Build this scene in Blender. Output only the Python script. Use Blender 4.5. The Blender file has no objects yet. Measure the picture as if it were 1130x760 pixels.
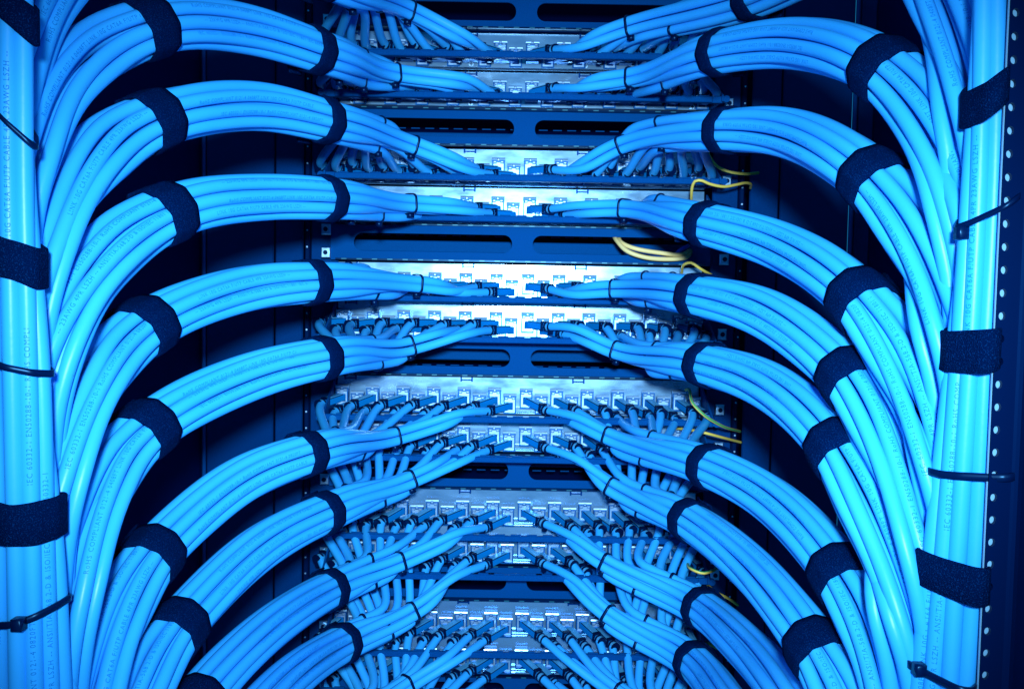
import bpy, math, random
import numpy as np
from mathutils import Matrix, Vector

random.seed(7)
rng = np.random.default_rng(11)
scene = bpy.context.scene
C = scene.collection

# ------------------------------------------------------------------ camera
F_PX, W_PX, H_PX = 900.0, 1130.0, 760.0
CAM_Z = 1.2
TILT, ROLL = math.radians(2.75), math.radians(1.0)
_r0 = np.array((1.0, 0, 0)); _u0 = np.array((0, math.sin(TILT), math.cos(TILT)))
BACK = np.array((0, -math.cos(TILT), math.sin(TILT)))
RIGHT = math.cos(ROLL) * _r0 + math.sin(ROLL) * _u0
UP = -math.sin(ROLL) * _r0 + math.cos(ROLL) * _u0
CAM = np.array((0.0, 0.0, CAM_Z))
cd = bpy.data.cameras.new('camera')
cd.sensor_width = 36.0
cd.lens = F_PX / W_PX * 36.0
cd.clip_start = 0.01
cd.clip_end = 50
cam = bpy.data.objects.new('camera', cd)
C.objects.link(cam)
cam.matrix_world = Matrix(((RIGHT[0], UP[0], BACK[0], CAM[0]), (RIGHT[1], UP[1], BACK[1], CAM[1]),
                           (RIGHT[2], UP[2], BACK[2], CAM[2]), (0, 0, 0, 1)))
scene.camera = cam

# ------------------------------------------------------------------ world and lamps
wd = bpy.data.worlds.new('World'); scene.world = wd
wd.use_nodes = True
bg = wd.node_tree.nodes['Background']
bg.inputs['Color'].default_value = (0.02, 0.40, 1.0, 1)
bg.inputs['Strength'].default_value = 0.40


def lamp(name, loc, target, power, radius, color, cone, blend):
    ld = bpy.data.lights.new(name, 'SPOT')
    ld.shadow_soft_size = radius; ld.energy = power; ld.color = color
    ld.spot_size = math.radians(cone); ld.spot_blend = blend
    o = bpy.data.objects.new(name, ld); C.objects.link(o)
    o.location = loc
    d = Vector(target) - Vector(loc)
    o.rotation_euler = d.to_track_quat('-Z', 'Y').to_euler()
    return o


# the photographer's flash, just behind and above the lens
lamp('camera_flash', (0.01, -0.10, CAM_Z + 0.075), (0.0, 0.96, CAM_Z - 0.09), 77.0, 0.025, (0.50, 0.77, 1.0), 69, 1.0)

vs = scene.view_settings
vs.view_transform = 'Standard'; vs.look = 'None'; vs.exposure = 0.0; vs.gamma = 1.0
vs.use_curve_mapping = False


# ------------------------------------------------------------------ materials
def mat(name, base, rough=0.5, metal=0.0, spec=0.5, noise=None, bump=None, rough_var=None, coat=0.0, tint=None):
    m = bpy.data.materials.new(name); m.use_nodes = True
    nt = m.node_tree; b = nt.nodes['Principled BSDF']
    b.inputs['Base Color'].default_value = (*base, 1)
    b.inputs['Roughness'].default_value = rough
    b.inputs['Metallic'].default_value = metal
    b.inputs['Specular IOR Level'].default_value = spec
    b.inputs['Coat Weight'].default_value = coat
    if tint:
        b.inputs['Specular Tint'].default_value = (*tint, 1)
    tc = nt.nodes.new('ShaderNodeTexCoord')

    def tex(scale, detail=3.0, stretch=None):
        n = nt.nodes.new('ShaderNodeTexNoise')
        n.inputs['Scale'].default_value = scale; n.inputs['Detail'].default_value = detail
        if stretch:
            mp = nt.nodes.new('ShaderNodeMapping'); mp.inputs['Scale'].default_value = stretch
            nt.links.new(tc.outputs['Object'], mp.inputs['Vector']); nt.links.new(mp.outputs['Vector'], n.inputs['Vector'])
        else:
            nt.links.new(tc.outputs['Object'], n.inputs['Vector'])
        return n
    if noise:
        scale, other, lo, hi = noise[:4]
        n = tex(scale, 4.0, noise[4] if len(noise) > 4 else None)
        rp = nt.nodes.new('ShaderNodeValToRGB')
        rp.color_ramp.elements[0].position = lo; rp.color_ramp.elements[0].color = (*base, 1)
        rp.color_ramp.elements[1].position = hi; rp.color_ramp.elements[1].color = (*other, 1)
        nt.links.new(n.outputs['Fac'], rp.inputs['Fac']); nt.links.new(rp.outputs['Color'], b.inputs['Base Color'])
    if rough_var:
        n = tex(rough_var[0], 4.0, rough_var[3] if len(rough_var) > 3 else None)
        mr = nt.nodes.new('ShaderNodeMapRange')
        mr.inputs['From Min'].default_value = 0.3; mr.inputs['From Max'].default_value = 0.7
        mr.inputs['To Min'].default_value = rough_var[1]; mr.inputs['To Max'].default_value = rough_var[2]
        nt.links.new(n.outputs['Fac'], mr.inputs['Value']); nt.links.new(mr.outputs['Result'], b.inputs['Roughness'])
    if bump:
        n = tex(bump[0], 2.0)
        bp = nt.nodes.new('ShaderNodeBump')
        bp.inputs['Strength'].default_value = bump[1]; bp.inputs['Distance'].default_value = bump[2]
        nt.links.new(n.outputs['Fac'], bp.inputs['Height']); nt.links.new(bp.outputs['Normal'], b.inputs['Normal'])
    return m


M = {}
DARK = (0.05, 0.35, 1.0)
M['cable'] = mat('blue_cable_jacket', (0.026, 0.40, 0.90), 0.38, spec=0.30, tint=(1.0, 0.95, 1.0), noise=(9.0, (0.036, 0.44, 0.94), 0.35, 0.7), bump=(260, 0.12, 0.0006))
M['print'] = mat('printed_ink', (0.0, 0.19, 0.58), 0.6, spec=0.2)
M['velcro'] = mat('woven_strap', (0.0, 0.006, 0.040), 0.95, spec=0.05, noise=(1500, (0.002, 0.045, 0.18), 0.53, 0.80), bump=(1500, 1.0, 0.0012), tint=DARK)
M['nylon'] = mat('black_nylon', (0.0, 0.006, 0.04), 0.32, spec=0.4, tint=(0.2, 0.6, 1.0))
M['steel'] = mat('bright_sheet_metal', (0.28, 0.50, 0.71), 0.25, metal=0.66, noise=(14, (0.17, 0.38, 0.60), 0.3, 0.75, (1, 1, 3)),
                 rough_var=(26, 0.16, 0.32, (1, 1, 3)), bump=(30, 0.14, 0.002))
M['jack'] = mat('cast_jack_metal', (0.36, 0.58, 0.80), 0.30, metal=0.6, rough_var=(90, 0.24, 0.42))
M['jackframe'] = mat('jack_frame_shaded', (0.0, 0.085, 0.30), 0.38, metal=0.35, tint=(0.3, 0.7, 1.0))  # dark colour puts in the shading lines round each jack
M['jackdark'] = mat('jack_socket', (0.0, 0.03, 0.15), 0.4, metal=0.2, tint=DARK)
M['powder'] = mat('dark_powder_coat', (0.0, 0.050, 0.20), 0.55, spec=0.25, noise=(1500, (0.0, 0.080, 0.28), 0.45, 0.75), bump=(1400, 0.5, 0.0005), tint=DARK)
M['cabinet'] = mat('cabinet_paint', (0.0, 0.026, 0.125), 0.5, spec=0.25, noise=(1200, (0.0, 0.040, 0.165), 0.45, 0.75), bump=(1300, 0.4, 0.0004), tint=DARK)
M['edge'] = mat('cabinet_lit_edge', (0.0, 0.06, 0.24), 0.35, spec=0.4, tint=(0.2, 0.6, 1.0))  # brighter than the cabinet paint: light on the seams put into the colour
M['wall'] = mat('cabinet_side_shaded', (0.0, 0.008, 0.075), 0.65, spec=0.1, tint=DARK)  # darker than the cabinet paint: shadow on the side walls painted in
M['rail'] = mat('perforated_rail_paint', (0.0, 0.006, 0.042), 0.42, spec=0.25, tint=DARK)
M['zinc'] = mat('zinc_plate', (0.40, 0.66, 0.90), 0.32, metal=1.0, rough_var=(120, 0.25, 0.5))
M['plugside'] = mat('connector_body', (0.0, 0.23, 0.64), 0.40, metal=0.25, tint=(0.3, 0.7, 1.0))
M['plugtop'] = mat('connector_cover', (0.10, 0.48, 0.80), 0.40, metal=0.35, rough_var=(100, 0.25, 0.5))
M['yellow'] = mat('yellow_insulation', (0.85, 0.60, 0.10), 0.45)
M['green'] = mat('green_insulation', (0.05, 0.38, 0.12), 0.45)
M['cream'] = mat('cream_insulation', (0.95, 0.70, 0.28), 0.5)
M['blueins'] = mat('blue_insulation', (0.03, 0.12, 0.80), 0.45)
M['board'] = mat('teal_contact', (0.01, 0.14, 0.20), 0.4, metal=0.3)
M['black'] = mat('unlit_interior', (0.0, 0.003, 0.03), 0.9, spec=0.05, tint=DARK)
M['holeback'] = mat('pale_backing', (0.18, 0.42, 0.62), 0.6)


# ------------------------------------------------------------------ helpers
def P(px, py, depth):
    """Point of the plane Y = depth that stands at a photograph position."""
    d = (px - W_PX / 2) / F_PX * RIGHT - (py - H_PX / 2) / F_PX * UP - BACK
    return CAM + d * (depth / d[1])


def mesh_obj(name, verts, faces, mats, parent=None, smooth=False, mi=None, loc=None):
    me = bpy.data.meshes.new(name)
    me.from_pydata([tuple(map(float, v)) for v in verts], [], [tuple(int(i) for i in f) for f in faces])
    for m in (mats if isinstance(mats, (list, tuple)) else [mats]):
        me.materials.append(m)
    if mi is not None:
        me.polygons.foreach_set('material_index', list(mi))
    if smooth:
        me.polygons.foreach_set('use_smooth', [True] * len(me.polygons))
    me.update()
    return link(name, me, parent)


def link(name, data, parent=None, mw=None):
    o = bpy.data.objects.new(name, data); C.objects.link(o)
    if parent is not None:
        o.parent = parent
        base = ORIGIN.get(parent.name)
        if base is not None:
            o.matrix_parent_inverse = base.inverted()
    if mw is not None:
        o.matrix_basis = mw
        ORIGIN[o.name] = mw
    return o


ORIGIN = {}


def thing(name, label, cat, loc=(0, 0, 0), group=None):
    o = bpy.data.objects.new(name, None); C.objects.link(o)
    o.empty_display_size = 0.02
    o.location = tuple(float(v) for v in loc)
    ORIGIN[o.name] = Matrix.Translation(Vector(o.location))
    tag(o, label, cat, group)
    return o


def tag(o, label, cat, group=None):
    o['label'] = label; o['category'] = cat
    if group:
        o['group'] = group


class MB:
    def __init__(self):
        self.v, self.f, self.m = [], [], []

    def add(self, vs, fs, m=0):
        n = len(self.v)
        self.v += [tuple(map(float, v)) for v in vs]
        self.f += [tuple(i + n for i in f) for f in fs]
        self.m += [m] * len(fs)
        return self

    def box(self, c, s, m=0, ch=0.0):
        x, y, z = (k / 2 for k in s)
        if ch <= 0:
            vs = [(c[0] + a * x, c[1] + b * y, c[2] + d * z) for a in (-1, 1) for b in (-1, 1) for d in (-1, 1)]
            fs = [(0, 1, 3, 2), (4, 6, 7, 5), (0, 4, 5, 1), (2, 3, 7, 6), (0, 2, 6, 4), (1, 5, 7, 3)]
            return self.add(vs, fs, m)
        # box with its camera-side (-Y) edges chamfered
        vs = []
        for yy, ins in ((y, 0), (-y + ch, 0), (-y, ch)):
            vs += [(c[0] + a * (x - ins), c[1] + yy, c[2] + d * (z - ins)) for a, d in ((-1, -1), (1, -1), (1, 1), (-1, 1))]
        fs = [(0, 1, 2, 3), (11, 10, 9, 8)]
        for k in (0, 4):
            for i in range(4):
                j = (i + 1) % 4
                fs.append((k + j, k + i, k + 4 + i, k + 4 + j))
        return self.add(vs, fs, m)

    def cyl(self, c, axis, r, h, n=10, m=0, r2=None):
        a = np.array(axis, float); a /= np.linalg.norm(a)
        u = np.cross(a, (0, 0, 1.0) if abs(a[2]) < .9 else (1.0, 0, 0)); u /= np.linalg.norm(u)
        w = np.cross(a, u); r2 = r if r2 is None else r2
        c = np.array(c, float)
        vs = [c + (u * math.cos(t) + w * math.sin(t)) * rr + a * hh for hh, rr in ((-h / 2, r), (h / 2, r2)) for t in np.arange(n) * 2 * math.pi / n]
        fs = [(i, (i + 1) % n, n + (i + 1) % n, n + i) for i in range(n)] + [tuple(range(n - 1, -1, -1)), tuple(range(n, 2 * n))]
        return self.add(vs, fs, m)

    def build(self, name, mats, parent=None, smooth=False):
        return mesh_obj(name, self.v, self.f, mats, parent, smooth, self.m)

    def data(self, name, mats, smooth=False):
        o = self.build(name, mats, None, smooth)
        me = o.data
        bpy.data.objects.remove(o)
        return me


def flat(name, outer, holes, thick, mats, parent, y):
    """Sheet in the XZ plane with real holes; its front face at Y = y."""
    cu = bpy.data.curves.new(name, 'CURVE'); cu.dimensions = '2D'; cu.fill_mode = 'BOTH'; cu.extrude = thick / 2
    for loop in [outer] + holes:
        sp = cu.splines.new('POLY'); sp.points.add(len(loop) - 1)
        for p, (x, z) in zip(sp.points, loop):
            p.co = (x, z, 0, 1)
        sp.use_cyclic_u = True
    o = bpy.data.objects.new(name, cu); C.objects.link(o)
    dg = bpy.context.evaluated_depsgraph_get()
    me = bpy.data.meshes.new_from_object(o.evaluated_get(dg))
    bpy.data.objects.remove(o); bpy.data.curves.remove(cu)
    me.transform(Matrix(((1, 0, 0, 0), (0, 0, -1, y + thick / 2), (0, 1, 0, 0), (0, 0, 0, 1))))
    me.materials.clear(); me.materials.append(mats); me.name = name
    return link(name, me, parent)


def rounded(x0, x1, z0, z1, r, n=6):
    pts = []
    for cx, cz, a0 in ((x1 - r, z1 - r, 0), (x0 + r, z1 - r, 90), (x0 + r, z0 + r, 180), (x1 - r, z0 + r, 270)):
        for k in range(n + 1):
            a = math.radians(a0 + 90 * k / n)
            pts.append((cx + r * math.cos(a), cz + r * math.sin(a)))
    return pts


def catmull(pts, step):
    """Centripetal Catmull-Rom through pts, resampled at an even step."""
    p = np.array(pts, float)
    p = np.vstack([2 * p[0] - p[1], p, 2 * p[-1] - p[-2]])
    out = []
    for i in range(1, len(p) - 2):
        p0, p1, p2, p3 = p[i - 1:i + 3]
        t0 = 0.0; t1 = t0 + max(np.linalg.norm(p1 - p0), 1e-6) ** .5
        t2 = t1 + max(np.linalg.norm(p2 - p1), 1e-6) ** .5; t3 = t2 + max(np.linalg.norm(p3 - p2), 1e-6) ** .5
        t = np.linspace(t1, t2, 24, endpoint=False)[:, None]
        a1 = (t1 - t) / (t1 - t0) * p0 + (t - t0) / (t1 - t0) * p1
        a2 = (t2 - t) / (t2 - t1) * p1 + (t - t1) / (t2 - t1) * p2
        a3 = (t3 - t) / (t3 - t2) * p2 + (t - t2) / (t3 - t2) * p3
        b1 = (t2 - t) / (t2 - t0) * a1 + (t - t0) / (t2 - t0) * a2
        b2 = (t3 - t) / (t3 - t1) * a2 + (t - t1) / (t3 - t1) * a3
        out.append((t2 - t) / (t2 - t1) * b1 + (t - t1) / (t2 - t1) * b2)
    out = np.vstack(out + [p[-2][None]])
    return resample(out, step)


def resample(q, step):
    d = np.concatenate([[0], np.cumsum(np.linalg.norm(np.diff(q, axis=0), axis=1))])
    n = max(3, int(round(d[-1] / step)) + 1)
    s = np.linspace(0, d[-1], n)
    return np.stack([np.interp(s, d, q[:, k]) for k in range(3)], 1)


def norm(v):
    return v / np.maximum(np.linalg.norm(v, axis=-1, keepdims=True), 1e-9)


def smooth_pts(q, it=2):
    for _ in range(it):
        q = q.copy(); q[1:-1] = .25 * q[:-2] + .5 * q[1:-1] + .25 * q[2:]
    return q


def frames(q, ref=(0, -1.0, 0)):
    """Tangents and a rotation minimising normal pair."""
    T = norm(np.gradient(q, axis=0))
    n0 = np.array(ref, float); n0 = n0 - T[0] * (n0 @ T[0])
    if np.linalg.norm(n0) < 1e-3:
        n0 = np.array((0, 0, 1.0)); n0 = n0 - T[0] * (n0 @ T[0])
    N = np.zeros_like(q); N[0] = n0 / np.linalg.norm(n0)
    for i in range(len(q) - 1):
        v1 = q[i + 1] - q[i]; c1 = max(v1 @ v1, 1e-12)
        rl = N[i] - 2 / c1 * (v1 @ N[i]) * v1
        tl = T[i] - 2 / c1 * (v1 @ T[i]) * v1
        v2 = T[i + 1] - tl; c2 = v2 @ v2
        N[i + 1] = rl if c2 < 1e-12 else rl - 2 / c2 * (v2 @ rl) * v2
    N = norm(N - T * np.sum(N * T, 1)[:, None])
    return T, N, np.cross(T, N)


def tube(q, r, n=12):
    T, N, B = frames(q)
    a = np.arange(n) * 2 * math.pi / n
    ring = N[:, None, :] * np.cos(a)[None, :, None] + B[:, None, :] * np.sin(a)[None, :, None]
    v = (q[:, None, :] + r * ring).reshape(-1, 3)
    m = len(q)
    i = np.arange(m - 1)[:, None] * n; k = np.arange(n)[None, :]; k2 = (k + 1) % n
    f = np.stack([i + k, i + k2, i + n + k2, i + n + k], -1).reshape(-1, 4)
    return v, [tuple(x) for x in f.tolist()] + [tuple(range(n - 1, -1, -1)), tuple(range((m - 1) * n, m * n))], (T, N, B)


_text_cache = {}


def text_mesh(s):
    if s not in _text_cache:
        cu = bpy.data.curves.new('t', 'FONT'); cu.body = s; cu.size = 1.0; cu.resolution_u = 2; cu.space_character = 1.22
        o = bpy.data.objects.new('t', cu); C.objects.link(o)
        dg = bpy.context.evaluated_depsgraph_get()
        me = bpy.data.meshes.new_from_object(o.evaluated_get(dg))
        co = np.array([v.co[:2] for v in me.vertices]); fs = [tuple(p.vertices) for p in me.polygons]
        bpy.data.objects.remove(o); bpy.data.curves.remove(cu); bpy.data.meshes.remove(me)
        _text_cache[s] = (co, fs)
    return _text_cache[s]


PRINT = ["LINK 10G CAT6A F/UTP CABLE 4PR 23AWG LSZH --",
         "-- 23AWG 4PR LSZH -- ANSI/TIA-568.2-D & ISO/IEC 11801 IEC 60332-1",
         "IEC 60332-1 EN50288-10-1 RoHS COMPLIANT 0121-4 0820FT",
         "RoHS COMPLIANT 0121-4 0408FT LINK 10G CAT6A F/UTP CABLE"]


def printing(parent, q, r, s_from, s_to, text, flip, spin, size=0.0038):
    """Printed lettering that follows the jacket of a cable, turned towards the aisle."""
    d = np.concatenate([[0], np.cumsum(np.linalg.norm(np.diff(q, axis=0), axis=1))])
    T, N, B = frames(q)
    co, fs = text_mesh(text)
    L = co[:, 0].max() * size
    if s_to - s_from < 0.03:
        return
    x = co[:, 0] * size; y = (co[:, 1] - 0.35) * size
    keep = x < (s_to - s_from)
    sm = 0.5 * (s_from + min(s_to, s_from + L)); k = int(np.searchsorted(d, sm)); k = min(k, len(q) - 1)
    view = CAM - q[k]; a0 = math.atan2(view @ B[k], view @ N[k]) + spin
    if flip:
        s = s_to - x; ang = a0 + y / r
    else:
        s = s_from + x; ang = a0 - y / r
    pos = np.stack([np.interp(s, d, q[:, j]) for j in range(3)], 1)
    NN = norm(np.stack([np.interp(s, d, N[:, j]) for j in range(3)], 1))
    BB = norm(np.stack([np.interp(s, d, B[:, j]) for j in range(3)], 1))
    v = pos + (r + 0.00012) * (NN * np.cos(ang)[:, None] + BB * np.sin(ang)[:, None])
    fs = [f for f in fs if all(keep[i] for i in f)]
    if not fs:
        return
    used = sorted({i for f in fs for i in f}); mp = {i: j for j, i in enumerate(used)}
    mesh_obj('printing', v[used], [tuple(mp[i] for i in f) for f in fs], M['print'], parent)


# ------------------------------------------------------------------ rack geometry constants
YP = 0.962                       # patch panel plane
XC = P(573.5, 330, YP)[0]        # middle of the rack
U = 0.04445
Z_SLOT = P(573.5, 270, YP)[2]    # height of the slotted panel just above eye level
PITCH, FIRST = 0.0179, 0.0095
JACK_DZ = -0.0065
ORD = ['topmost', 'second', 'third', 'fourth', 'fifth', 'sixth', 'seventh', 'eighth', 'ninth', 'tenth', 'eleventh', 'twelfth', 'thirteenth']


def z_row(n):
    """Centre height of patch panel n (0 is the first wholly in view)."""
    k, b = divmod(n, 2)
    return Z_SLOT + (2 - k) * 3 * U - (1 + b) * U


# ------------------------------------------------------------------ cabinet
cab = thing('equipment_cabinet', 'dark navy metal cabinet behind and around the cable bundles', 'cabinet', (XC, 1.0, 0.55))
ZT, ZB = CAM_Z + 0.60, CAM_Z - 0.60
YB = 0.985
XL = P(222, 330, YB)[0]; XR = P(957, 330, YB)[0]
zc, zh = (ZT + ZB) / 2, ZT - ZB
MB().box((XL - 0.004, 0.60, zc), (0.004, 0.90, zh)).build('side_wall', M['wall'], cab)
MB().box((XR + 0.004, 0.60, zc), (0.004, 0.90, zh)).build('side_wall', M['wall'], cab)
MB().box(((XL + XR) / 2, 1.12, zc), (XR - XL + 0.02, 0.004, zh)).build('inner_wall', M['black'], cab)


def plate(name, px0, px1, y, mt, ch=0.0015, th=0.004):
    x0, x1 = P(px0, 330, y)[0], P(px1, 330, y)[0]
    return MB().box(((x0 + x1) / 2, y + th / 2, zc), (x1 - x0, th, zh), 0, ch).build(name, mt, cab)


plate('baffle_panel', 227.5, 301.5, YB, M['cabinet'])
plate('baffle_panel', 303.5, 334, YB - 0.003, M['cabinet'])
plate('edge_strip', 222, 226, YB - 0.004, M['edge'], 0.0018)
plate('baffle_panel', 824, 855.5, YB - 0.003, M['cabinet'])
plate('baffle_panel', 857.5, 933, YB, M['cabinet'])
plate('edge_strip', 934.5, 939, YB - 0.004, M['edge'], 0.0018)
plate('edge_strip', 940.5, 957, YB + 0.004, M['cabinet'], 0.0018)
for a, b in ((343, 373), (783, 811)):
    plate('mounting_rail', a, b, 0.972, M['cabinet'], 0.001, 0.003)
for a, b, sgn in ((336, 341.5, 1), (812.5, 818, -1)):
    st = plate('rail_edge', a, b, 0.966, M['rail'], 0.0012, 0.012)
    xm = P((a + b) / 2, 330, 0.966)[0]
    for j in range(58):
        zz = ZB + 0.06 + j * 0.0195
        o = MB().cyl((xm, 0.9655, zz), (0, 1, 0), 0.0011, 0.0014, 8).build('rivet', M['zinc'], st) if j == 0 else None
        if j == 0:
            rv = o
        else:
            c = rv.copy(); C.objects.link(c); c.location = (0, 0, j * 0.0195)

# ------------------------------------------------------------------ slotted panels
nut = MB()
nut.box((0, 0, 0), (0.011, 0.003, 0.0125), 0, 0.001)
nut.cyl((0, -0.0022, 0), (0, 1, 0), 0.0042, 0.0015, 12)
nut.cyl((0, -0.0031, 0), (0, 1, 0), 0.0028, 0.0008, 8, 1)
nut_me = nut.data('cage_nut', [M['zinc'], M['nylon']])
Z_SLOTS = [Z_SLOT + (2 - k) * 3 * U for k in range(7)]
for k, zs in enumerate(Z_SLOTS):
    t = thing('slotted_panel', ORD[k].replace('topmost', 'first') + ' blue-black blanking panel from the top with two long round-ended slots',
              'blanking panel', (XC, YP, zs), 'slotted blanking panels between the patch panels')
    xo = XC + 0.002
    h = U / 2 - 0.0008
    flat('plate', [(XC - 0.222, zs - h), (XC + 0.222, zs - h), (XC + 0.222, zs + h), (XC - 0.222, zs + h)],
         [rounded(xo - 0.197, xo - 0.012, zs - 0.0105, zs + 0.0105, 0.010), rounded(xo + 0.012, xo + 0.197, zs - 0.0105, zs + 0.0105, 0.010)],
         0.002, M['powder'], t, YP - 0.004)
    MB().box((XC, YP - 0.008, zs - h + 0.0009), (0.43, 0.0076, 0.0018)).build('folded_lip', M['nylon'], t)
    MB().box((XC, YP - 0.008, zs + h - 0.0009), (0.43, 0.0076, 0.0018)).build('folded_lip', M['nylon'], t)
    MB().box((XC, 1.021, zs), (0.43, 0.003, 0.0145), 0, 0.0012).build('rear_bar', M['powder'], t)
    g = MB()
    for j in range(24):
        x = XC - 0.205 + j * 0.0178
        g.box((x, YP - 0.0121, zs - h + 0.0010), (0.006, 0.0006, 0.0011))
        g.box((x + 0.004, YP - 0.0121, zs + h - 0.0010), (0.006, 0.0006, 0.0011))
        g.box((x, 1.035, zs + 0.0150), (0.011, 0.001, 0.0012), 1)
        g.box((x, 1.035, zs - 0.0150), (0.011, 0.001, 0.0012), 1)
    g.build('contact_strip', [M['board'], M['powder']], t)['kind'] = 'stuff'
    if k == 0:
        for j in range(13):
            x = XC - 0.19 + j * 0.032
            g = MB().box((x, 1.06, zs + 0.013), (0.0105, 0.004, 0.014), 0, 0.001)
            for a in range(4):
                g.cyl((x - 0.0028 + 0.0055 * (a % 2), 1.0575, zs + 0.0105 + 0.0055 * (a // 2)), (0, 1, 0), 0.0022, 0.0016, 6, 1)
            g.build('socket_back', [M['board'], M['jackdark']], t)
    for sx, xx in ((-1, P(361, 270, YP)[0]), (1, P(797.5, 292, YP)[0])):
        for dz in (0.0135, -0.0135):
            link('cage_nut', nut_me, t, Matrix.Translation((xx, YP - 0.006, zs + dz)))

# ------------------------------------------------------------------ patch panels with jacks
jk = MB()
jw, jh, jd = 0.0146, 0.0215, 0.010
for x in (-1, 1):
    jk.box((x * (jw / 2 - 0.0007), 0, 0), (0.0014, jd, jh), 2)
jk.box((0, 0, jh / 2 - 0.0014), (jw - 0.0028, jd, 0.0028), 2)
jk.box((0, 0, -jh / 2 + 0.0007), (jw - 0.0028, jd, 0.0014), 2)
jk.box((0, 0.0015, -0.0005), (jw - 0.0028, 0.004, jh - 0.0040), 0)
jk.box((0, -0.0008, -0.002), (0.0074, 0.0012, 0.0085), 1)
jack_me = jk.data('jack', [M['jack'], M['jackdark'], M['jackframe']])
lt = MB()
lt.cyl((0, -0.0005, 0), (1, 0, 0), 0.0019, jw + 0.0008, 8)
lt.box((-0.0042, -0.0022, -0.0035), (0.0042, 0.0030, 0.0030), 0, 0.001)
lt.box((0.0042, -0.0022, -0.0035), (0.0042, 0.0030, 0.0030), 0, 0.001)
lt.box((0, -0.0018, -0.001), (0.0030, 0.0030, 0.0030), 0, 0.0008)
latch_me = lt.data('latch', [M['jack']])
sc = MB()
sc.cyl((0, 0, 0), (0, 1, 0), 0.0029, 0.0016, 12)
sc.box((0, -0.0009, 0), (0.0040, 0.0004, 0.0009), 1)
sc.box((0, -0.0011, 0), (0.0009, 0.0004, 0.0040), 1)
screw_me = sc.data('screw', [M['zinc'], M['nylon']])
clip = MB()
clip.box((0, 0, 0), (0.0125, 0.0020, 0.0014)); clip.box((-0.0064, 0, 0.0006), (0.0018, 0.0024, 0.0052)); clip.box((0.0064, 0, 0.0006), (0.0018, 0.0024, 0.0052))
clip_me = clip.data('clip', [M['jackdark']])

JACKX = [s * (FIRST + PITCH * i) for s in (-1, 1) for i in range(12)]


def jack_pos(n, s, i):
    idx = 11 - i if s < 0 else 12 + i
    high = idx % 2 == 0
    return np.array((XC + s * (FIRST + PITCH * i), YP - 0.006, z_row(n) + JACK_DZ + (0.0033 if high else -0.0033)))


for n in range(-1, 12):
    z = z_row(n)
    lab = ('silver patch panel cut off by the upper edge of the picture' if n == -1 else
           ORD[n] + ' full silver patch panel from the top with a row of metal jacks' if n else
           'uppermost full silver patch panel with a row of metal jacks')
    t = thing('patch_panel', lab, 'patch panel', (XC, YP, z), 'silver patch panels in the rack')
    MB().box((XC, YP + 0.001, z), (0.428, 0.002, U - 0.0022), 0, 0.0006).build('face_plate', M['steel'], t)
    MB().box((XC, YP - 0.0045, z - U / 2 + 0.0022), (0.424, 0.0086, 0.0012)).box((XC, YP - 0.0016, z - U / 2 + 0.0060), (0.424, 0.0028, 0.0058), 0, 0.0006).build('bottom_flange', M['steel'], t)
    b = MB()
    zb = z - 0.0210
    b.box((XC, 0.903, zb), (0.412, 0.0040, 0.0064), 0, 0.0008)
    b.box((XC, 0.9065, zb - 0.0026), (0.412, 0.003, 0.0012))
    for i in range(23):
        x = XC - 0.197 + i * 0.0179
        b.box((x, 0.9040, zb + 0.0038), (0.0115, 0.0020, 0.0014))
    b.build('lacing_bar', [M['powder'], M['nylon']], t)
    for s in (-1, 1):
        x = XC + s * 0.2165
        br = MB()
        tri = [(YP - 0.001, z + 0.017), (YP - 0.001, z - 0.020), (0.899, z - 0.0235), (0.899, z - 0.0165)]
        vs = [(x + dx, yy, zz) for dx in (-0.001, 0.001) for yy, zz in tri]
        br.add(vs, [(0, 1, 2, 3), (7, 6, 5, 4)] + [((k + 1) % 4, k, k + 4, (k + 1) % 4 + 4) for k in range(4)])
        br.box((XC + s * 0.2115, 0.9030, zb), (0.0110, 0.003, 0.0075), 0, 0.0008)
        br.cyl((x + s * 0.004, 0.901, zb), (0, 1, 0), 0.0038, 0.005, 10)
        br.build('side_bracket', M['powder'], t)
    for x in (-0.198, -0.061, 0.071, 0.196):
        link('screw', screw_me, t, Matrix.Translation((XC + x, YP - 0.0037, z - U / 2 + 0.0062)))
    for x in (-0.198, -0.061, 0.071):
        link('clip', clip_me, t, Matrix.Translation((XC + x, YP - 0.0012, z + U / 2 - 0.0044)))
    for s in (-1, 1):
        for i in range(12):
            jp = jack_pos(n, s, i)
            j = link('jack', jack_me, t, Matrix.Translation(jp))
            link('latch', latch_me, j, Matrix.Translation(jp + np.array((0, -0.003, jh / 2 + 0.0006))))
    for sx, xx in ((-1, P(361, 270, YP)[0]), (1, P(797.5, 292, YP)[0])):
        link('cage_nut', nut_me, t, Matrix.Translation((xx, YP - 0.006, z - 0.012)))

# ------------------------------------------------------------------ straps and ties
R = 0.0046            # cable radius


def hull_loop(cs, r, n=64):
    a = np.arange(n) * 2 * math.pi / n
    d = np.stack([np.cos(a), np.sin(a)], 1)
    idx = np.argmax(cs @ d.T, 0)
    p = cs[idx] + r * d
    # even out the spacing round the loop
    q = np.vstack([p, p[:1]]); l = np.concatenate([[0], np.cumsum(np.linalg.norm(np.diff(q, axis=0), axis=1))])
    s = np.linspace(0, l[-1], n, endpoint=False)
    return np.stack([np.interp(s, l, q[:, 0]), np.interp(s, l, q[:, 1])], 1)


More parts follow.
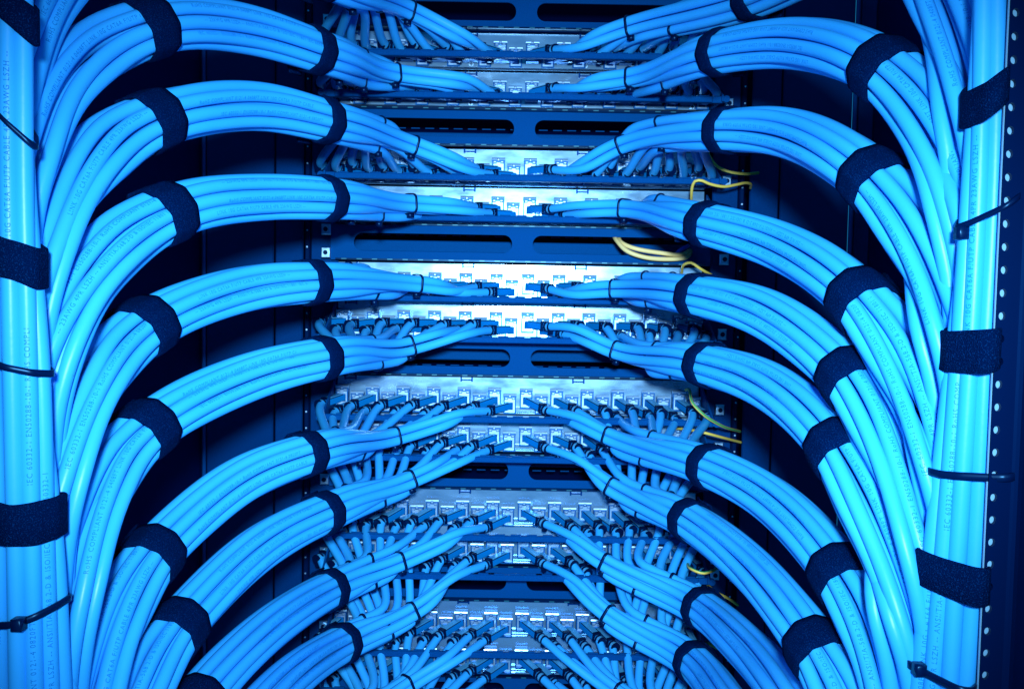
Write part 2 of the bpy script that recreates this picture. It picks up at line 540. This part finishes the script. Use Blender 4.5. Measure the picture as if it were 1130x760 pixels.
def band(name, axis, k, fr, cs, width, thick, parent, mt, step, flap=None, head=None, wob=0.0, fdir=1):
    """A strap drawn tight round the cable centres cs (N, B coordinates) at station k of an axis."""
    T, N, B = fr
    mb = MB()
    loop = hull_loop(cs, R + 0.0004); n = len(loop)
    c0 = loop.mean(0)
    out = norm(loop - c0)
    ws = np.linspace(-1, 1, 5)

    def pt(uv, w):
        f = k + w * width / 2 / step
        i = int(np.clip(math.floor(f), 0, len(axis) - 2)); a = f - i
        o = axis[i] * (1 - a) + axis[i + 1] * a
        nn = N[i] * (1 - a) + N[i + 1] * a; bb = B[i] * (1 - a) + B[i + 1] * a
        return o + nn * uv[0] + bb * uv[1]
    ph = random.random() * 6
    rows = []
    prof = [(w, 0.0) for w in ws] + [(w, thick * (1 - 0.35 * abs(w) ** 6)) for w in ws[::-1]]
    m = len(prof)
    for j in range(n):
        sh = wob * math.sin(2 * math.pi * j / n + ph)
        for w, h in prof:
            rows.append(pt(loop[j] + out[j] * h, w + sh))
    fs = []
    for j in range(n):
        j2 = (j + 1) % n
        for q in range(m):
            q2 = (q + 1) % m
            fs.append((j * m + q, j * m + q2, j2 * m + q2, j2 * m + q))
    mb.add(rows, fs)
    if flap is not None:
        # loose end lying over the band, lifted at its tip
        span = int(n * 0.30)
        rows = []
        for e in range(span + 1):
            j = (flap + fdir * e) % n; u = e / span
            lift = thick * 1.06 + 0.007 * max(0, u - 0.55) ** 1.6 * 3.0
            w_t = 0.96
            for w in ws:
                rows.append(pt(loop[j] + out[j] * lift, w * w_t + 0.06))
            for w in ws[::-1]:
                rows.append(pt(loop[j] + out[j] * (lift + thick * 0.9), w * w_t + 0.06))
        fs = []
        for e in range(span):
            for q in range(10):
                fs.append((e * 10 + q, e * 10 + (q + 1) % 10, (e + 1) * 10 + (q + 1) % 10, (e + 1) * 10 + q))
        fs += [tuple(range(9, -1, -1)), tuple(range(span * 10, span * 10 + 10))]
        mb.add(rows, fs)
    if head is not None:
        j = head % n
        c = pt(loop[j] + out[j] * 0.0022, 0)
        o = out[j][0] * N[k] + out[j][1] * B[k]; tt = T[k]; sd = np.cross(o, tt)
        vs = [c + a * sd * 0.0026 + b * tt * 0.0030 + d * o * 0.0026 for a in (-1, 1) for b in (-1, 1) for d in (-1, 1)]
        mb.add(vs, [(0, 1, 3, 2), (4, 6, 7, 5), (0, 4, 5, 1), (2, 3, 7, 6), (0, 2, 6, 4), (1, 5, 7, 3)])
    return mb.build(name, mt, parent, True)


# ------------------------------------------------------------------ connector on the panel end of a cable
PL = 0.034
cn = MB()
cn.box((0, 0, PL * 0.5), (0.0078, 0.0076, PL), 0)
cn.box((0, 0.0045, PL * 0.47), (0.0072, 0.0012, PL * 0.66), 1)
cn.box((0, 0.0036, PL * 0.47), (0.0084, 0.0008, PL * 0.72), 2)
cn.box((0, 0.0050, PL * 0.90), (0.0088, 0.0016, PL * 0.13), 2)
cn.box((0, 0, PL * 0.90), (0.0090, 0.0086, PL * 0.12), 2)
cn.cyl((0, 0, PL + 0.0035), (0, 0, 1), 0.0050, 0.008, 12, 1)
cn.cyl((0, 0, PL + 0.0016), (0, 0, 1), 0.0057, 0.0024, 12, 2)
cn.cyl((0, 0, PL + 0.0078), (0, 0, 1), 0.0058, 0.0022, 12, 2)
cn.box((0, -0.0068, PL + 0.0070), (0.0042, 0.0034, 0.0044), 2)
conn_me = cn.data('connector', [M['plugside'], M['plugtop'], M['nylon']])

# ------------------------------------------------------------------ cable bundles
DISC = np.array([(1.16 * R * math.cos(a), 1.16 * R * math.sin(a)) for a in np.radians((90, 210, 330))] +
                [(3.04 * R * math.cos(a), 3.04 * R * math.sin(a)) for a in np.radians(np.arange(9) * 40 + 10)])
PENTA = np.array([(1.72 * R * math.cos(a), 1.72 * R * math.sin(a)) for a in np.radians(np.arange(5) * 72 + 20)])
GRID = np.array([((c - 1.5) * 2.02 * R + (r % 2 - 0.5) * 0.9 * R, (r - 1) * 1.85 * R) for r in range(3) for c in range(4)])


def sm01(x):
    x = np.clip(x, 0, 1); return x * x * (3 - 2 * x)


# each entry: panel row, side, ring (first cable tie), strap 1, points between, strap 2, points on to the riser
D1, DR = 0.74, 0.865
LB = [
    (0, (452, 12), (372, -20), [(270, -62)], (185, -75), [(100, -58, .53), (47, 0, .49), (22, 75, .465), (14, 160, .455)]),
    (1, (435, 82), (360, 60), [(272, 33)], (181, 27), [(112, 52, .535), (62, 98, .495), (36, 165, .465), (24, 250, .455)]),
    (2, (453, 160), (366, 135), [(282, 118)], (190, 127), [(128, 155, .535), (80, 206, .495), (50, 275, .465), (38, 360, .455)]),
    (3, (453, 225), (371, 220), [(292, 218)], (203, 229), [(145, 257, .535), (98, 305, .495), (63, 375, .465), (48, 460, .455)]),
    (4, (458, 313), (356, 311), [(270, 319)], (178, 351), [(128, 388, .535), (92, 442, .495), (70, 515, .465), (60, 600, .455)]),
    (5, (448, 383), (364, 394), [(278, 415)], (182, 460), [(132, 503, .535), (100, 560, .495), (81, 635, .465), (74, 720, .455)]),
    (6, (436, 481), (352, 497), [(264, 531)], (182, 598), [(146, 645, .535), (118, 705, .495), (102, 780, .465), (95, 860, .455)]),
    (7, (452, 529), (372, 560), [(288, 603)], (207, 680), [(172, 728, .535), (146, 785, .495), (125, 860, .465), (112, 950, .455)]),
    (8, (443, 619), (376, 645), [(305, 687)], (228, 762), [(196, 808, .535), (170, 860, .495), (150, 930, .465), (140, 1020, .455)]),
    (9, (454, 675), (386, 706), [(325, 745)], (260, 815), [(225, 860, .535), (200, 910, .495), (180, 990, .465), (170, 1070, .455)]),
    (10, (448, 756), (395, 795), [(335, 840)], (280, 905), [(245, 950, .535), (220, 1000, .495), (200, 1070, .465), (190, 1150, .455)]),
    (11, (452, 802), (400, 850), [(345, 900)], (290, 970), [(255, 1010, .535), (230, 1060, .495), (210, 1130, .465), (200, 1210, .455)]),
]
RB = [
    (0, (699, 28), (822, 0), [(905, -38)], (978, -62), [(1030, -28, .505), (1060, 36, .475), (1078, 115, .45), (1083, 205, .445)]),
    (1, (699, 86), (786, 60), [(872, 47)], (960, 68), [(1008, 106, .505), (1040, 158, .475), (1063, 235, .45), (1072, 320, .445)]),
    (2, (687, 160), (786, 145), [(870, 148)], (950, 187), [(993, 230, .505), (1026, 285, .475), (1050, 360, .45), (1060, 440, .445)]),
    (3, (688, 230), (768, 245), [(860, 272)], (940, 322), [(978, 368, .505), (1010, 425, .475), (1035, 500, .45), (1046, 585, .445)]),
    (4, (682, 319), (760, 325), [(846, 347)], (930, 408), [(964, 455, .505), (993, 515, .475), (1016, 595, .45), (1026, 680, .445)]),
    (5, (680, 387), (768, 400), [(845, 425)], (917, 484), [(948, 533, .505), (975, 595, .475), (996, 670, .45), (1008, 755, .445)]),
    (6, (674, 482), (772, 511), [(848, 549)], (918, 619), [(948, 666, .505), (972, 725, .475), (990, 800, .45), (1000, 880, .445)]),
    (7, (676, 538), (753, 570), [(824, 623)], (892, 703), [(922, 750, .505), (948, 812, .475), (966, 885, .45), (975, 970, .445)]),
    (8, (669, 621), (762, 664), [(826, 716)], (885, 790), [(915, 838, .505), (940, 900, .475), (955, 980, .45), (963, 1060, .445)]),
    (9, (672, 678), (756, 723), [(808, 785)], (858, 864), [(900, 895, .505), (925, 950, .475), (940, 1030, .45), (948, 1110, .445)]),
    (10, (678, 760), (752, 808), [(805, 855)], (850, 920), [(880, 965, .505), (905, 1020, .475), (920, 1100, .45), (930, 1180, .445)]),
    (11, (676, 810), (750, 865), [(800, 915)], (845, 985), [(875, 1030, .505), (900, 1090, .475), (915, 1170, .45), (925, 1250, .445)]),
]
STEP = 0.008


def bundle(entry, s, order):
    n, ring, v1, mids, v2, tail = entry
    D2 = 0.575 if s < 0 else 0.54
    D1 = 0.74 if n < 7 else (0.775 if n == 7 else 0.81)
    j0 = jack_pos(n, s, 0)
    start = np.array((XC + s * (0.062 if n < 6 else 0.056), 0.893 if n < 6 else 0.900, z_row(n) - (0.0105 if n < 6 else 0.0140)))
    pr, p1 = P(*ring, DR), P(*v1, D1)
    ctl = [start, pr, p1]
    for q, (x, y) in enumerate(mids):
        ctl.append(P(x, y, D1 + (D2 - D1) * (q + 1) / (len(mids) + 1)))
    p2 = P(*v2, D2); ctl.append(p2)
    for q, (x, y, d) in enumerate(tail):
        ctl.append(P(x + s * (0, 2, 8, 18)[q], y, d + (0, 0.0, 0.0, 0.0)[q]))
    e = ctl[-1]
    ctl += [e + np.array((s * 0.006, 0.004, -0.09)), e + np.array((s * 0.014, 0.010, -0.19))]
    ax = smooth_pts(catmull(ctl, STEP), 2)
    fr = frames(ax); T, N, B = fr

    def station(p):
        return int(np.argmin(np.linalg.norm(ax - p, axis=1)))
    kr, k1, k2, kj = station(pr), station(p1), station(p2), station(ctl[-4])
    K = len(ax)
    side = 'left' if s < 0 else 'right'
    if n == 0:
        lab = f'blue cable bundle entering along the upper edge of the picture, {side} side'
    elif n >= 10:
        lab = f'blue cable fan at the {"lower" if n == 10 else "lowest"} edge of the picture, {side} of the middle'
    else:
        lab = f'{ORD[n]} blue cable bundle from the top on the {side}, strapped and bent into the riser'
    t = thing('cable_bundle', lab, 'cable bundle', ax[k1], f'blue cable bundles on the {side}')
    # slots: the cables from the middle of the panel lie nearest the aisle
    rot = random.uniform(0, 6.28)
    cr, sr = math.cos(rot), math.sin(rot)
    slots = DISC @ np.array(((cr, sr), (-sr, cr)))
    order_ = np.argsort(-slots[:, 0] + 0.002 * rng.standard_normal(12)); A = slots[order_]
    Cc = A - np.array((0.011, 0.0))
    f4 = sorted(range(4), key=lambda i: A[i, 1])
    for pair, yy in ((f4[:2], -1.0), (f4[2:], 1.0)):
        a_, b_ = sorted(pair, key=lambda i: -A[i, 0])
        Cc[a_] = (1.0 * R, yy * 1.02 * R); Cc[b_] = (-1.0 * R, yy * 1.02 * R)
    # grid at the riser, in world X / Y, matched greedily to the slots as they arrive there
    offj = A[:, :1] * N[kj] + A[:, 1:] * B[kj]
    G = GRID.copy(); left = list(range(12)); Gm = np.zeros((12, 2))
    for i in np.argsort(offj[:, 1]):
        b = min(left, key=lambda g: (G[g, 0] - offj[i, 0]) ** 2 + (G[g, 1] - offj[i, 1]) ** 2)
        Gm[i] = G[b]; left.remove(b)
    ks = np.arange(K)
    wC = sm01((ks - kr) / max(1, k1 - kr))
    wG = sm01((ks - k2 - 0.35 * (kj - k2)) / max(1, 0.75 * (kj - k2)))
    loose = 1 + 0.16 * np.sin(np.pi * np.clip((ks - k2) / max(1, kj - k2), 0, 1)) ** 2 + 0.05 * np.sin(np.pi * np.clip((ks - k1) / max(1, k2 - k1), 0, 1))
    tw = random.choice((-1, 1)) * random.uniform(0.1, 0.35)
    twist = tw * np.clip((ks - k1) / 60.0, 0, 3)
    paths = []
    for i in range(12):
        off2 = Cc[i][None] * (1 - wC)[:, None] + A[i][None] * wC[:, None]
        c, s_ = np.cos(twist), np.sin(twist)
        o2 = np.stack([off2[:, 0] * c - off2[:, 1] * s_, off2[:, 0] * s_ + off2[:, 1] * c], 1) * loose[:, None]
        off = o2[:, :1] * N + o2[:, 1:] * B
        offG = np.stack([np.full(K, Gm[i, 0]), np.full(K, Gm[i, 1]), np.zeros(K)], 1)
        off = off * (1 - wG)[:, None] + offG * wG[:, None]
        amp = 0.0006 + 0.0022 * sm01((ks - k2) / 20.0)
        f1, f2 = random.uniform(14, 26), random.uniform(14, 26); a1, a2 = random.uniform(0, 6.3), random.uniform(0, 6.3)
        wob = (amp * np.sin(ks / f1 * 2 + a1))[:, None] * N + (amp * np.sin(ks / f2 * 2 + a2))[:, None] * B
        near = np.minimum(np.abs(ks - k1 - 3), np.abs(ks - k2 - 2)) / 8.0
        body = ax + off + wob * sm01(near)[:, None]
        # join station
        jp = jack_pos(n, s, i)
        if i <= 3:
            xj = jp[0] + s * (0.062 - 0.004 * i)
            cand = np.abs(ax[:kr + 2, 0] - xj)
            kk = int(np.argmin(cand))
        else:
            kk = int(round(kr + (k1 - kr) * (i - 3) / 9.0 * 0.95))
        kk = max(1, min(kk, k1 - 2))
        f = i / 11
        outw = (0.72 - 0.24 * f) if s < 0 else (0.56 - 0.40 * f)
        outw += random.uniform(-0.06, 0.06)
        d = np.array((s * outw, -0.72 - 0.10 * f, (-0.04 if n < 6 else -0.16) + random.uniform(-0.05, 0.05))); d /= np.linalg.norm(d)
        p0 = jp + np.array((0, 0.0002, -0.001)); tail_p = p0 + d * PL
        a0, b0 = tail_p - d * 0.002, body[kk]
        L = np.linalg.norm(b0 - a0)
        tb = norm(body[kk + 1] - body[kk - 1])
        u = np.linspace(0, 1, max(8, int(L / 0.007)))[:, None]
        h = (2 * u ** 3 - 3 * u ** 2 + 1) * a0 + (u ** 3 - 2 * u ** 2 + u) * d * L * 0.50 + (-2 * u ** 3 + 3 * u ** 2) * b0 + (u ** 3 - u ** 2) * tb * L * 0.9
        q = np.vstack([h[:-1], body[kk:]])
        q[2:] = smooth_pts(q, 1)[2:]
        v, fs, _ = tube(q, R, 12)
        ob = mesh_obj('cable', v, fs, M['cable'], t, True)
        # connector
        zax = d; yax = np.array((0, 0, 1.0)); yax = yax - zax * (yax @ zax); yax /= np.linalg.norm(yax); xax = np.cross(yax, zax)
        mw = Matrix([[xax[r], yax[r], zax[r], p0[r]] for r in range(3)] + [[0, 0, 0, 1]])
        link('connector', conn_me, ob, mw)
        paths.append((ob, q, kk, body, len(h) - 1))
    st = STEP

    def centres(k, ids):
        return np.array([((paths[i][3][k] - ax[k]) @ N[k], (paths[i][3][k] - ax[k]) @ B[k]) for i in ids])
    allc = list(range(12))

    def face_index(cs, want):
        loop = hull_loop(cs, R); o = norm(loop - loop.mean(0)); return int(np.argmax(o @ np.array(want)))
    for kk, w in ((k1 + 2, 0.0175), (k2 + 2, 0.0225)):
        cs = centres(kk, allc)
        up2 = np.array((N[kk][2], B[kk][2])); cam2 = np.array(((CAM - ax[kk]) @ N[kk], (CAM - ax[kk]) @ B[kk])); cam2 /= np.linalg.norm(cam2)
        fi = face_index(cs, up2 * 1.0 - cam2 * 0.55)
        band('strap', ax, kk, fr, cs, w, 0.0022, t, M['velcro'], st, flap=fi, wob=0.06, fdir=1 if s < 0 else -1)
    cs = centres(kr, range(4))
    up2 = np.array((N[kr][2], B[kr][2]))
    band('cable_tie', ax, kr, fr, cs, 0.0032, 0.0013, t, M['nylon'], st, head=face_index(cs, -up2))
    for ids, fr_ in (((4, 5, 6), 0.55), ((7, 8, 9), 0.78), ((10, 11), 0.9)):
        kk = min(k1 - 3, max(paths[i][2] for i in ids) + 1)
        cs = centres(kk, ids)
        band('cable_tie', ax, kk, fr, cs, 0.0030, 0.0012, t, M['nylon'], st, head=face_index(cs, -np.array((N[kk][2], B[kk][2]))))
    # lettering on the cables that face the aisle
    if n < 10:
        km = (k1 + k2) // 2
        face = sorted(allc, key=lambda i: -((paths[i][3][km] - ax[km]) @ norm(CAM - ax[km])))
        for q_, i in enumerate(face[:3] if n % 2 else face[:2]):
            ob, q, kk, body, off_ = paths[i]
            dl = np.concatenate([[0], np.cumsum(np.linalg.norm(np.diff(q, axis=0), axis=1))])
            sa = dl[min(len(dl) - 1, off_ + k1 - kk)] + 0.012 + random.uniform(0, 0.05)
            printing(ob, q, R, sa, min(sa + 0.14, dl[min(len(dl) - 1, off_ + k2 - kk)] - 0.014), PRINT[(q_ + n + (s > 0)) % 4], s > 0 or True, random.uniform(-0.6, 0.6) + 0.2)
        km = k2 + int((kj - k2) * 0.5)
        face = sorted(allc, key=lambda i: -((paths[i][3][km] - ax[km]) @ norm(CAM - ax[km])))
        for q_, i in enumerate(face[:1] if n % 3 else face[:2]):
            ob, q, kk, body, off_ = paths[i]
            dl = np.concatenate([[0], np.cumsum(np.linalg.norm(np.diff(q, axis=0), axis=1))])
            sa = dl[min(len(dl) - 1, off_ + k2 - kk)] + 0.016 + random.uniform(0, 0.02)
            printing(ob, q, R, sa, sa + 0.12, PRINT[(q_ + n + 2) % 4], True, random.uniform(-0.5, 0.5))
    return t


for e in LB:
    bundle(e, -1, e[0])
for e in RB:
    bundle(e, 1, e[0])


# ------------------------------------------------------------------ risers: the vertical runs the bundles join
def wrap(name, cols, end_a, end_b, h_px, parent, mt, thick, extra=(), sag=0.0, head=None, ids=None):
    """Band drawn tight round the riser cables; it slopes from photo end_a to end_b."""
    ym = (end_a[1] + end_b[1]) / 2
    dm = cols[0][1] - 0.008
    cs = []
    for k, (xs, d) in enumerate(cols):
        if ids is None or k in ids:
            x = np.interp(ym, YS[1:-1], xs); p = P(x, ym, d); cs.append((p[0], p[1]))
    cs += [(p[0], p[1] + R) for p in extra]
    loop = hull_loop(np.array(cs), R + 0.0008, 72)
    c = loop.mean(0); out = norm(loop - c)
    a, b = P(*end_a, dm), P(*end_b, dm)
    hh = h_px / F_PX * dm / 2
    rows = []; mb = MB()
    for p, o in zip(loop, out):
        u = (p[0] - a[0]) / (b[0] - a[0])
        z = a[2] + (b[2] - a[2]) * np.clip(u, -0.3, 1.3) - sag * math.sin(math.pi * np.clip(u, 0, 1))
        for w, t_ in ((-1, 0), (-0.5, 0), (0.5, 0), (1, 0), (1, 0.6), (0.94, 1), (0, 1), (-0.94, 1), (-1, 0.6)):
            q = p + o * thick * t_
            rows.append((q[0], q[1], z + w * hh * (1 + 0.03 * math.sin(p[0] * 300))))
    m, n = 9, len(loop)
    mb.add(rows, [(j * m + q, j * m + (q + 1) % m, ((j + 1) % n) * m + (q + 1) % m, ((j + 1) % n) * m + q) for j in range(n) for q in range(m)])
    if head:
        hp = P(*head, dm)
        k = int(np.argmin(np.abs(loop[:, 0] - hp[0]) + (loop[:, 1] > c[1]) * 1.0))
        mb.box((loop[k][0], loop[k][1] - 0.003, hp[2]), (0.0056, 0.0062, 0.0064), 0, 0.0008)
    return mb.build(name, mt, parent, True)


YS = (-60, 0, 200, 400, 600, 760, 830)


def riser(label, cols, texts):
    c0 = P(cols[0][0][3], 400, cols[0][1])
    t = thing('cable_riser', label, 'cable riser', (c0[0], c0[1], CAM_Z - 0.25), 'vertical cable risers')
    for j, (xs, d) in enumerate(cols):
        pts = []
        for x, y in zip([xs[0]] + list(xs) + [xs[-1] + (xs[-1] - xs[-2]) * 0.4], YS):
            pts.append(P(x + random.uniform(-.8, .8), y, d))
        q = smooth_pts(catmull(pts, 0.008), 2)
        v, fs, _ = tube(q, R, 14)
        ob = mesh_obj('cable', v, fs, M['cable'], t, True)
        if j in texts:
            L = np.linalg.norm(np.diff(q, axis=0), axis=1).sum()
            for a, tx, sp in texts[j]:
                printing(ob, q, R, L * a, L * a + 0.15, tx, True, sp, 0.0038)
    return t


LC = [((-10, -10, -8, -2, 2), .424), ((9, 10, 13, 17, 20), .421), ((26, 27, 31, 35, 39), .424),
      ((22, 28, 44, 51, 56), .430), ((12, 20, 38, 60, 69), .437), ((5, 15, 28, 50, 76), .446),
      ((0, 0, 2, 8, 12), .436), ((18, 18, 22, 28, 34), .438), ((-5, 0, 12, 20, 30), .452), ((-28, -28, -26, -20, -16), .43),
      ((-22, -20, -18, -10, -8), .45)]
tl = riser('left blue vertical cable run with three dark straps beside the bundles', LC,
           {1: [(0.02, PRINT[0], 0.2)], 2: [(0.30, PRINT[2][:36], 0.1), (0.70, PRINT[2][12:], 0.1)], 3: [(0.62, PRINT[1], -0.1)], 0: [(0.5, PRINT[3], 0.3)]})
FR = (0, 1, 2, 3, 4, 9)
wrap('strap', LC, (0, 0), (38, 34), 40, tl, M['velcro'], 0.0022, ids=FR)
wrap('strap', LC, (0, 283), (52, 312), 45, tl, M['velcro'], 0.0022, sag=-0.002, ids=FR)
wrap('strap', LC, (0, 578), (66, 573), 48, tl, M['velcro'], 0.0022, sag=0.002, ids=FR)
wrap('cable_tie', LC, (0, 128), (34, 165), 7, tl, M['nylon'], 0.0014, ids=FR)
wrap('cable_tie', LC, (0, 403), (50, 418), 8, tl, M['nylon'], 0.0014, ids=FR)
wrap('cable_tie', LC, (0, 690), (76, 660), 8, tl, M['nylon'], 0.0014, sag=0.003, head=(22, 687))

YR = 0.408
RC = [((1100, 1097, 1087, 1076, 1066), .421), ((1085, 1081, 1070, 1058, 1048), .423), ((1084, 1072, 1058, 1042, 1029), .428),
      ((1087, 1076, 1052, 1030, 1014), .434), ((1100, 1092, 1080, 1066, 1056), .438), ((1092, 1084, 1066, 1048, 1036), .446),
      ((1100, 1096, 1086, 1074, 1064), .456), ((1094, 1086, 1074, 1056, 1046), .460)]
tr = riser('right blue vertical cable run beside the perforated rail, with three dark straps', RC,
           {0: [], 1: [(0.12, PRINT[0], 0.5)], 2: [(0.36, PRINT[2][:34], -0.1), (0.60, PRINT[1][:40], 0.0), (0.86, PRINT[1][20:46], 0.1)], 3: [(0.7, PRINT[3], -0.2)]})
FR = (0, 1, 2, 3, 4, 5)
wrap('strap', RC, (1065, 137), (1109, 94), 40, tr, M['velcro'], 0.0022, [P(1103, 110, YR)], sag=-0.002, ids=FR)
wrap('strap', RC, (1045, 393), (1104, 383), 47, tr, M['velcro'], 0.0022, [P(1094, 385, YR)], ids=FR)
wrap('strap', RC, (1012, 632), (1090, 643), 43, tr, M['velcro'], 0.0022, [P(1082, 640, YR)], sag=0.002, ids=FR)
wrap('cable_tie', RC, (1064, 256), (1126, 212), 7, tr, M['nylon'], 0.0014, [P(1116, 220, YR)], head=(1066, 255), ids=FR)
wrap('cable_tie', RC, (1034, 531), (1122, 522), 9, tr, M['nylon'], 0.0014, [P(1110, 525, YR)], ids=FR)
wrap('cable_tie', RC, (1004, 750), (1080, 758), 9, tr, M['nylon'], 0.0014, [P(1066, 755, YR)], head=(1008, 751), ids=FR)

# ------------------------------------------------------------------ perforated rail at the right
rl = thing('perforated_rail', 'dark vertical rail with a column of small holes at the right edge', 'rail', (0.25, 0.43, CAM_Z - 0.5))
yr = YR
x0, x1 = P(1097, 400, yr)[0], P(1122, 400, yr)[0]
xh = P(1103.5, 400, yr)[0]
pm = MB(); hz = 0.01145
za = P(1104, 399, yr)[2]
NA = 16
for j in range(-31, 30):
    zz = za + j * hz
    ring, edge = [], []
    for k in range(NA):
        a = (k + 0.5) * 2 * math.pi / NA; ca, sa = math.cos(a), math.sin(a)
        ring.append((xh + 0.0017 * ca, zz + 0.0021 * sa))
        t_ = min(((x1 - xh) if ca > 0 else (xh - x0)) / abs(ca), hz / 2 / abs(sa))
        edge.append((xh + t_ * ca, zz + t_ * sa))
    vs_ = [(x, yr, z) for x, z in edge] + [(x, yr, z) for x, z in ring] + [(x, yr + 0.0018, z) for x, z in ring]
    fs_ = []
    for k in range(NA):
        k2 = (k + 1) % NA
        fs_ += [(k, k2, NA + k2, NA + k), (NA + k, NA + k2, 2 * NA + k2, 2 * NA + k)]
    n0 = len(vs_)
    for cx, cz in ((x1, hz / 2), (x0, hz / 2), (x0, -hz / 2), (x1, -hz / 2)):
        vs_.append((cx, yr, zz + cz))
    for ci, k in enumerate(range(4)):
        sx, sz = ((1, 1), (-1, 1), (-1, -1), (1, -1))[ci]
        for k in range(NA):
            k2 = (k + 1) % NA
            e1, e2 = edge[k], edge[k2]
            on1 = abs(abs(e1[1] - zz) - hz / 2) < 1e-7; on2 = abs(abs(e2[1] - zz) - hz / 2) < 1e-7
            if on1 != on2 and (e1[0] + e2[0] - 2 * xh) * sx > 0 and (e1[1] + e2[1] - 2 * zz) * sz > 0:
                fs_.append((k, n0 + ci, k2))
    pm.add(vs_, fs_)
pm.build('plate', M['rail'], rl)
fl = MB()
prof = [(x1, yr), (x1 + 0.0014, yr - 0.0004), (x1 + 0.0026, yr - 0.0016), (x1 + 0.0030, yr - 0.004), (x1 + 0.0032, yr - 0.17), (x1 + 0.0052, yr - 0.17), (x1 + 0.0052, yr + 0.0018), (x1, yr + 0.0018)]
m = len(prof)
fl.add([(x, y, z) for z in (CAM_Z - .36, CAM_Z + .34) for x, y in prof],
       [(i, (i + 1) % m, m + (i + 1) % m, m + i) for i in range(m)] + [tuple(range(m - 1, -1, -1)), tuple(range(m, 2 * m))])
fl.build('flange', M['rail'], rl)
MB().box((xh, yr + 0.0032, CAM_Z), (0.0042, 0.001, 0.69)).build('added_backing_strip', M['holeback'], rl)  # added strip; its pale colour makes the holes look lit


# ------------------------------------------------------------------ earth wires
def wire(label, pts, r=0.0016, two=True, mats=None, name='earth_wire', cat='wire'):
    q = catmull([P(*p) for p in pts], 0.004)
    v, fs, _ = tube(q, r, 10)
    mi = [(1 if (two and (i % 10) in (3, 4)) else 0) for i in range(len(fs) - 2)] + [0, 0]
    o = mesh_obj(name, v, fs, mats or [M['yellow'], M['green']], None, True, mi)
    tag(o, label, cat, 'earth wires at the panel ends')
    return o


wire('short yellow-green wire poking right, upper of the crossing pair near the third patch panel', [(778, 160, .95), (785, 176, .915), (793, 185, .90), (806, 190, .895), (822, 192, .90), (837, 191, .93)])
wire('yellow-green wire looping over the third patch panel end beside the rail', [(763, 228, .93), (763, 216, .905), (764, 206, .895), (767, 200, .89), (773, 199, .888), (783, 203, .89), (798, 206, .895), (812, 204, .905), (822, 202, .92), (828, 203, .935), (828, 208, .96)])
wire('yellow wire rising in a small hook above the fifth patch panel end', [(752, 303, .94), (755, 292, .91), (763, 290, .90), (772, 296, .90), (786, 304, .92)])
wire('cream wire pair looping out of the right slot, upper strand', [(682, 258, .985), (686, 268, .955), (700, 274, .945), (728, 279, .945), (752, 281, .948), (762, 276, .96)], 0.0026, False, [M['cream'], M['cream']])
wire('cream wire pair looping out of the right slot, lower strand', [(676, 256, .99), (681, 266, .955), (692, 277, .942), (712, 284, .94), (738, 286, .942), (757, 284, .946), (763, 277, .962)], 0.0026, False, [M['cream'], M['cream']])
wire('short bright blue wire end beside the cream wires in the slot', [(746, 280, .965), (752, 275, .96), (760, 271, .965)], 0.0022, False, [M['blueins'], M['blueins']], 'loose_wire')
wire('yellow wire curving down from the seventh patch panel corner', [(757, 430, .94), (761, 431, .905), (764, 444, .89), (776, 457, .885), (795, 469, .90), (817, 476, .96)])
wire('straight yellow wire just below the curved one beside the seventh patch panel', [(742, 472, .95), (760, 474, .92), (776, 477, .90), (795, 482, .91), (818, 488, .96)])
wire('yellow wire bent like a smile beside the ninth patch panel end', [(758, 616, .92), (764, 628, .84), (775, 632, .835), (785, 630, .84), (791, 626, .87)])
wire('short yellow wire showing above the ninth bundle on the right', [(780, 644, .93), (790, 653, .90), (802, 659, .90), (814, 667, .93)])
wire('yellow wire in the dark gap below the ninth bundle on the right', [(778, 708, .93), (790, 714, .90), (804, 722, .88), (818, 734, .88), (832, 748, .92)])
